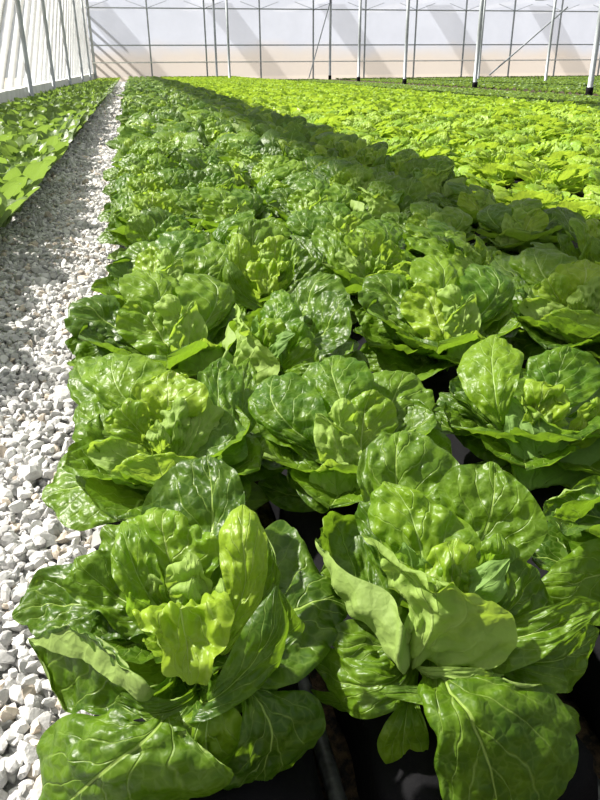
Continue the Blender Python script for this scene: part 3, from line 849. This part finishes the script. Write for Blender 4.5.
H6 = [
    ('outer_leaf', [[(630, 540, .28), (570, 540, .30), (542, 517, .315)], [(640, 530, .29), (590, 515, .32), (560, 498, .325)], [(650, 520, .29), (620, 495, .34), (588, 484, .35)]], (545, 500, .33)),
    ('outer_leaf', [[(640, 500, .33), (592, 497, .35), (563, 502, .35)], [(645, 540, .28), (592, 526, .30), (562, 520, .33)], [(640, 560, .30), (602, 528, .345), (568, 535, .35)]], (552, 517, .36), dict(blis=0.5)),
    ('outer_leaf', [[(640, 560, .29), (597, 538, .32), (560, 562, .30)], [(640, 590, .26), (602, 575, .28), (567, 585, .28)], [(640, 632, .22), (612, 627, .23), (570, 618, .24)]], (536, 587, .27), dict(blis=0.8)),
    ('outer_leaf', [[(670, 620, .22), (640, 680, .21), (620, 700, .18)], [(680, 625, .22), (680, 690, .21), (675, 730, .17)], [(700, 615, .22), (730, 690, .20), (720, 730, .17)]], (660, 752, .15)),
    ('outer_leaf', [[(700, 570, .25), (750, 560, .28), (790, 550, .28)], [(700, 590, .24), (760, 585, .26), (800, 570, .26)], [(700, 610, .22), (750, 615, .23), (790, 600, .23)]], (820, 565, .26)),
    ('outer_leaf', [[(670, 520, .30), (650, 475, .35), (655, 445, .37)], [(690, 520, .30), (690, 475, .35), (692, 445, .37)], [(710, 520, .30), (735, 480, .34), (735, 450, .36)]], (695, 425, .385)),
    ('inner_leaf', [[(660, 560, .29), (640, 520, .33), (650, 490, .35)], [(680, 560, .29), (685, 520, .335), (688, 490, .36)], [(700, 560, .29), (725, 525, .33), (722, 495, .35)]], (688, 470, .375), dict(blis=1.5)),
    ('heart_leaf', [[(670, 575, .27), (662, 550, .31), (664, 530, .33)], [(684, 576, .27), (688, 545, .32), (690, 525, .34)], [(698, 575, .27), (712, 550, .31), (710, 530, .33)]], (688, 510, .35), dict(blis=2.0)),
]


def build_head(base, specs, heart, seed, nu, nv, fill=(26, 21), flen=0.125):
    base, heart = np.asarray(base, float), at(*heart)
    res = []
    for i, sp in enumerate(specs):
        part, curves, tip = sp[:3]
        ex = dict(sp[3]) if len(sp) > 3 else {}
        dk, pl = ex.pop('dark', 0), ex.pop('pale', False)
        mat = ('romaine' if (dk or pl) else 'hero') if part == 'outer_leaf' else ('romaine' if dk else 'heart')
        ex.setdefault('blunt', 0.5 if part == 'heart_leaf' else 0.27)
        V, Fq, UV = loft_leaf(base, curves, tip, heart, seed=seed+i, nu=nu, nv=nv, **ex)
        res.append((part, V-base, Fq, UV, mat))
    for i in range(11):
        az = i*2.39996
        C = arc_line(fill[0], flen, 48-3*i, 30-3.6*i, az, (0.015*math.cos(az), 0.015*math.sin(az), -0.01))
        V, Fq, UV = leaf_geo(C, (-0.8*math.cos(az), -0.8*math.sin(az), 0.8), flen, fill[1], cup=(0.6, 0.6), ruff=0.05, fr=2, blis=0.06, stalk=0.5, wide=0.62, seed=seed+50+i)
        res.append(('outer_leaf', V, Fq, UV, 'hero'))
    return res


def stem_geo():
    V, F, UV = [], [], []
    for i, (z, r_) in enumerate(((-0.045, 0.016), (-0.01, 0.022), (0.02, 0.02), (0.035, 0.005))):
        for j in range(12):
            a = j/12*6.2832
            V.append((r_*math.cos(a), r_*math.sin(a), z))
            UV.append((0.02, j/12))
    for i in range(3):
        for j in range(12):
            F.append((i*12+j, i*12+(j+1) % 12, (i+1)*12+(j+1) % 12, (i+1)*12+j))
    return np.array(V), np.array(F), np.array(UV)


C_ROM = [0.0, 0.315, 0.66, 1.02, 1.40]
COLN = ['edge column by the gravel path', 'second column from the gravel path', 'third column from the gravel path',
        'fourth column from the gravel path', 'fifth column from the gravel path']
ROM_GROUP = 'romaine lettuces in the bed by the path'
stem_me = np_mesh('stem', *stem_geo()[:2], M['heart'], stem_geo()[2])
HEADS = [((0.015, 0.70, BED+0.03), H1, (190, 590, .31), 'large glossy romaine lettuce nearest the camera, spilling over the white gravel edge', 72, 46),
         ((0.315, 0.72, BED+0.03), H2, (450, 575, .32), 'large shaded romaine lettuce, nearest in the second column from the gravel path', 72, 46),
         ((0.0, 1.09, BED+0.03), H3, (170, 425, .31), 'green romaine lettuce, second back from the camera in the '+COLN[0], 56, 36),
         ((0.315, 1.05, BED+0.03), H4, (345, 430, .31), 'green romaine lettuce, second back from the camera in the '+COLN[1], 56, 36),
         ((0.66, 1.09, BED+0.03), H5, (548, 405, .31), 'green romaine lettuce, second back from the camera in the '+COLN[2], 56, 36),
         ((0.655, 0.67, BED+0.03), H6, (688, 540, .32), 'green romaine lettuce, first back from the camera in the '+COLN[2], 56, 36)]
heads, mids, lows, mid_geo = [], [], [], []
for q, (base, specs, heart, label, nu, nv) in enumerate(HEADS):
    root = link('romaine_lettuce', None, loc=base)
    tag(root, label, 'lettuce', ROM_GROUP)
    for part, V, Fq, UV, mk in build_head(base, specs, heart, 11+50*q, nu, nv, flen=0.125 if q < 2 else 0.17):
        link(part, np_mesh(part, V, Fq, M[mk], UV), root)
    link('stem', stem_me, root)
    heads.append(root)
    for lst, n1, n2, fl in ((mids, 20, 14, (10, 8)), (lows, 8, 7, (6, 5))):
        ps = build_head(base, specs, heart, 11+50*q, n1, n2, fl, 0.125 if q < 2 else 0.17)
        V, Fq, UV = joined(ps)
        names = ['hero', 'romaine', 'heart']
        mi = np.concatenate([np.full(len(p[2]), names.index(p[4]), np.int32) for p in ps])
        if lst is lows:
            lst.append((V, Fq, UV))
            continue
        mid_geo.append((V, Fq, UV))
        me = np_mesh('romaine_lettuce', V, Fq, None, UV)
        for nm in names:
            me.materials.append(M[nm])
        me.polygons.foreach_set('material_index', mi)
        lst.append(me)

# ---- romaine bed
spots, beside = [], []
for ci, x in enumerate(C_ROM):
    for ri in range(0, 102):
        y = 0.67+(0.42 if ri == 1 else 0.42+0.475*(ri-1) if ri else 0)-0.04*(ci == 1)
        if (ri == 0 or ri == 1) and ci < 3:
            continue
        x_ = x+R.uniform(-0.025, 0.025)+(0.035 if ci == 0 else 0)
        y_ = y+R.uniform(-0.035, 0.035)
        if y_ > YF-0.6:
            continue
        d = in_view((x_, y_, 0.3), 140, 120)
        if d:
            spots.append((d, ci, ri, x_, y_))
        elif y_ < 3 and in_view((x_, y_, 0.3), 620, 400):
            beside.append((9.0, ci, ri, x_, y_))
spots.sort()
for i, (d, ci, ri, x, y) in enumerate(spots[:288]+beside[:6]):
    q = R.randint(5)
    o = copy_tree(heads[q]) if i < 40 or d == 9.0 else link('romaine_lettuce', mids[q])
    sc = R.uniform(1.06, 1.24)
    o.location = (x, y, BED+0.03)
    o.rotation_euler = (R.uniform(-0.06, 0.06), R.uniform(-0.06, 0.06), R.uniform(-0.75, 0.75))
    o.scale = (sc*R.choice((-1, 1)), sc, sc*R.uniform(0.95, 1.05))
    tag(o, 'green romaine lettuce, %s back from the camera in the %s' % (ordinal(ri+1), COLN[ci]), 'lettuce', ROM_GROUP)
lowV = lows[2]
rest = [(x, y, BED+0.03, R.uniform(-0.8, 0.8), R.uniform(0.95, 1.1)*(1-0.4*min(1, max(0, (y-22)/20)))) for d, ci, ri, x, y in spots[288:]]
if rest:
    P, Q, UV = spread(*lowV, rest)
    o = link('romaine_lettuce_rows', np_mesh('romaine_rows', P, Q, M['romaine'], UV))
    tag(o, 'distant rows of dark green romaine lettuce running to the far wall', 'lettuce')
    o['kind'] = 'stuff'


# ---- the other beds
def bed(kind, name, cols, rows, y0, dy, mats, n_ind, label, group, stuff_label, cat, leaves, low, scale, colname, z=BED, cap=300, jit=0.04, pick=None):
    meshes = []
    for mt_ in mats:
        mm = []
        for q in range(4):
            V, Fq, UV = mid_geo[q] if kind == 'lime' else joined(head_leaves(500+q+len(kind)*17, *leaves, kind, 24))
            mm.append(np_mesh(name, V, Fq, mt_, UV))
        meshes.append(mm)
    sp = []
    for ci, x in enumerate(cols):
        for ri in range(rows):
            y = y0+dy*ri+R.uniform(-jit, jit)
            x_ = x+R.uniform(-jit, jit)
            if y > YF-0.5:
                continue
            d = in_view((x_, y, 0.3), 170, 90)
            if d:
                sp.append((d, ci, ri, x_, y))
    sp.sort()
    seen = {}
    for d, ci, ri, x, y in sorted(sp, key=lambda q: q[2]):
        seen.setdefault(ci, ri)
    for d, ci, ri, x, y in sp[:cap]:
        g = pick(x, y) if pick else 0
        o = link(name, meshes[g][R.randint(4)], loc=(x, y, z))
        s_ = scale*R.uniform(0.88, 1.12)
        o.scale = (s_, s_, s_)
        o.rotation_euler = (R.uniform(-0.08, 0.08), R.uniform(-0.08, 0.08), R.rand()*6.28)
        tag(o, label % (ordinal(ri-seen[ci]+1), colname(ci)), cat, group)
    L = joined(head_leaves(700+len(kind), *low, kind, 12))
    for g in range(len(mats)):
        rest = [(x, y, z, R.rand()*6.28, scale*(1.35 if kind == 'lime' else 1)*(1-0.4*min(1, max(0, (y-22)/20)))*R.uniform(0.88, 1.15)) for d, ci, ri, x, y in sp[cap:] if (pick(x, y) if pick else 0) == g]
        if rest:
            P, Q, UV = spread(*L, rest)
            o = link(name+'_rows', np_mesh(name+'_rows', P, Q, mats[g], UV))
            tag(o, stuff_label[g], cat)
            o['kind'] = 'stuff'
    return len(sp)


nl_ = bed('lime', 'lime_lettuce', [1.84+0.265*i for i in range(17)], 150, 2.2, 0.325, [M['lime']], 300,
          'bright lime green lettuce, %s back in the %s of lime lettuces', 'lime lettuces beyond the romaine bed',
          ['distant rows of yellow green lettuce beyond the dark romaine'], 'lettuce', (16, 11, 9), (13, 6, 5), 0.76,
          lambda c: ordinal(c+1)+' column')
nc_ = bed('choy', 'leafy_greens', [-0.77-0.21*i for i in range(6)], 215, 2.1, 0.225, [M['choy'], M['choy_pale']], 300,
          'young leafy green plant across the gravel, %s back in the %s from the path', 'leafy greens in the bed across the path',
          ['distant rows of leafy greens across the gravel path', 'bright yellow green rows at the far end across the path'], 'plant', (17, 15, 11), (10, 5, 4), 1.22,
          lambda c: ordinal(c+1)+' column', z=0.08, pick=lambda x, y: 1 if (y > 36 or (y < 5.5 and x < -1.0)) else 0)
ny_ = bed('young', 'young_lettuce', [6.35+0.36*i for i in range(15)], 120, 6.0, 0.40, [M['young']], 300,
          'small green lettuce, %s back in the %s beyond the lime bed', 'small lettuces beyond the lime bed',
          ['distant rows of small green lettuces around the steel columns'], 'lettuce', (10, 7, 5), (7, 4, 3), 1.15,
          lambda c: ordinal(c+1)+' column', z=-0.012)
nf_ = bed('young', 'far_lettuce', [13.0+0.5*i for i in range(44)], 100, 13.0, 0.46, [M['young']], 0,
          '%s %s', 'x', ['farthest rows of small lettuces reaching to the far wall'], 'lettuce', (7, 4, 3), (7, 4, 3), 1.5,
          lambda c: '', cap=0, z=-0.012)
for nm_, lo_, hi_ in (('romaine', (-0.13, 5.2, -0.012), (1.55, 49.4, 0.15)), ('lime', (1.70, 1.9, -0.012), (6.2, 49.4, 0.165)), ('greens', (-2.12, 1.6, -0.012), (-0.84, 49.4, 0.076))):
    structure(link('planting_bed', box_mesh('planting_bed', lo_, hi_, M['black'])))
print('COUNTS', len(spots), nl_, nc_, ny_, nf_)

# ------------------------------------------------------------------ pots, soil and pipe under the near heads
def bag_mesh(L):
    V, F = [], []
    ns, nl = 36, 40
    for i in range(nl+1):
        y = L*i/nl
        e = max(0.0, 1-min(y, L-y)/0.05)
        sc = math.sqrt(max(0.0, 1-e*e)) if e > 0 else 1.0
        for j in range(ns):
            a = j/ns*6.2832
            c, s_ = math.cos(a), math.sin(a)
            x = 0.128*math.copysign(abs(c)**0.55, c)
            z = 0.084+0.084*math.copysign(abs(s_)**0.5, s_)
            w = 0.004*math.sin(a*9+y*22)+0.003*math.sin(a*4-y*47)
            V.append(((x+w*c)*(0.25+0.75*sc), y, max(0.0, 0.084+(z-0.084+w*s_)*(0.15+0.85*sc))))
    for i in range(nl):
        for j in range(ns):
            F.append((i*ns+j, (i+1)*ns+j, (i+1)*ns+(j+1) % ns, i*ns+(j+1) % ns))
    for base_, flip in ((0, 0), (nl*ns, 1)):
        for j in range(1, ns//2):
            q = [base_+j, base_+j-1, base_+(ns-j) % ns, base_+ns-j-1]
            F.append(q if flip else q[::-1])
    return np_mesh('grow_bag', V, F, M['black'])


def peat_mesh():
    V, F = [], []
    ns = 24
    for i, r_ in enumerate((0.052, 0.04, 0.02, 0.003)):
        for j in range(ns):
            a = j/ns*6.2832
            V.append((r_*math.cos(a), r_*math.sin(a), 0.166+0.010*(1-r_*16)+0.003*math.sin(a*7+i*2)))
    for i in range(3):
        for j in range(ns):
            F.append((i*ns+j, i*ns+(j+1) % ns, (i+1)*ns+(j+1) % ns, (i+1)*ns+j))
    return np_mesh('peat', V, F, M['peat'])


bm_, pm_ = bag_mesh(0.90), peat_mesh()
for ci, x in enumerate(C_ROM):
    for q in range(5):
        o = link('grow_bag', bm_, loc=(x+(0.008 if ci < 2 else 0), 0.44+0.935*q, -0.012))
        tag(o, 'black plastic grow bag lying %s from the camera under the %s' % (ordinal(q+1), COLN[ci].replace('gravel ', '')), 'grow bag', 'black grow bags under the romaine lettuces')
        for yy in (0.26, 0.68):
            p_ = link('peat', pm_, o, loc=(0, yy, 0))


for i_, x in enumerate((0.163, 0.485, 0.83)):
    pts = [(x+0.006*math.sin(y*3.1), y, 0.012+0.004*math.sin(y*5)) for y in np.linspace(0.1, 12, 60)]
    o = link('drip_pipe', tube_mesh('drip_pipe', pts, 0.012, M['pipe']))
    tag(o, 'grey drip pipe on the soil between the %s and %s lettuce columns' % (ordinal(i_+1), ordinal(i_+2)), 'pipe', 'drip pipes')


# ------------------------------------------------------------------ gravel
def rock_templates(n, sub):
    import bmesh
    res = []
    for q in range(n):
        bm = bmesh.new()
        bmesh.ops.create_icosphere(bm, subdivisions=sub, radius=0.5)
        bm.verts.ensure_lookup_table()
        V = np.array([v.co[:] for v in bm.verts])
        F = np.array([[v.index for v in f.verts] for f in bm.faces])
        bm.free()
        for _ in range(9):          # chop facets off
            nrm = R.normal(size=3)
            nrm /= np.linalg.norm(nrm)
            d = V @ nrm
            lim = R.uniform(0.24, 0.40)
            V = V-np.clip(d-lim, 0, None)[:, None]*nrm
        V = V*np.array([1.25, 0.95, 0.72])*(1+R.uniform(-0.03, 0.03, (len(V), 1)))
        res.append((V, F))
    return res


def rot_mats(n):
    q = R.normal(size=(n, 4))
    q[:, 1:3] *= 0.45
    q /= np.linalg.norm(q, axis=1)[:, None]
    w, x, y, z = q.T
    return np.stack([1-2*(y*y+z*z), 2*(x*y-z*w), 2*(x*z+y*w), 2*(x*y+z*w), 1-2*(x*x+z*z), 2*(y*z-x*w), 2*(x*z-y*w), 2*(y*z+x*w), 1-2*(x*x+y*y)], 1).reshape(n, 3, 3)


gv, gf, gc, go = [], [], [], 0
for (ya, yb, sub, step, size) in ((0.35, 2.6, 2, 0.0172, 0.0225), (2.6, 6.0, 1, 0.0215, 0.027), (6.0, 14.0, 1, 0.040, 0.046), (14.0, 34.0, 1, 0.072, 0.080)):
    tm = rock_templates(10, sub)
    for layer in range(2):
        gx, gy = np.meshgrid(np.arange(-0.92, -0.10, step), np.arange(ya, yb, step))
        p = np.stack([gx.ravel(), gy.ravel()], 1)
        p = p+R.uniform(-0.5, 0.5, p.shape)*step
        keep = np.ones(len(p), bool) if layer == 0 else R.rand(len(p)) < 0.5
        vis = np.array([in_view((a, b_, 0.02), 40, 60) is not None for a, b_ in p])
        p = p[keep & vis]
        n = len(p)
        kind = R.randint(len(tm), size=n)
        sz = size*np.exp(R.normal(0, 0.28, n))*(1.0 if layer == 0 else 1.1)
        rm = rot_mats(n)
        g = R.uniform(0.38, 0.69, n)
        col = np.stack([g, g*0.99, g*0.975, np.ones(n)], 1)
        grey = R.rand(n) < 0.22
        col[grey, :3] *= 0.72
        tan = R.rand(n) < 0.08
        col[tan, :3] *= np.array([0.98, 0.86, 0.72])
        for q in range(len(tm)):
            s_ = np.where(kind == q)[0]
            V, F = tm[q]
            P = np.einsum('nij,vj->nvi', rm[s_], V)*sz[s_][:, None, None]
            P[:, :, 0] += p[s_, 0][:, None]
            P[:, :, 1] += p[s_, 1][:, None]
            P[:, :, 2] += (0.006+layer*0.012+0.1*sz[s_])[:, None]
            gv.append(P.reshape(-1, 3))
            gf.append((F[None]+(np.arange(len(s_))*len(V))[:, None, None]+go).reshape(-1, 3))
            gc.append(np.repeat(col[s_], len(V), 0))
            go += len(s_)*len(V)
o = link('gravel', np_mesh('gravel', np.vstack(gv), np.vstack(gf), M['stone'], smooth=False, col=np.vstack(gc)))
tag(o, 'loose white and grey crushed gravel on the path beside the lettuces', 'gravel')
o['kind'] = 'stuff'
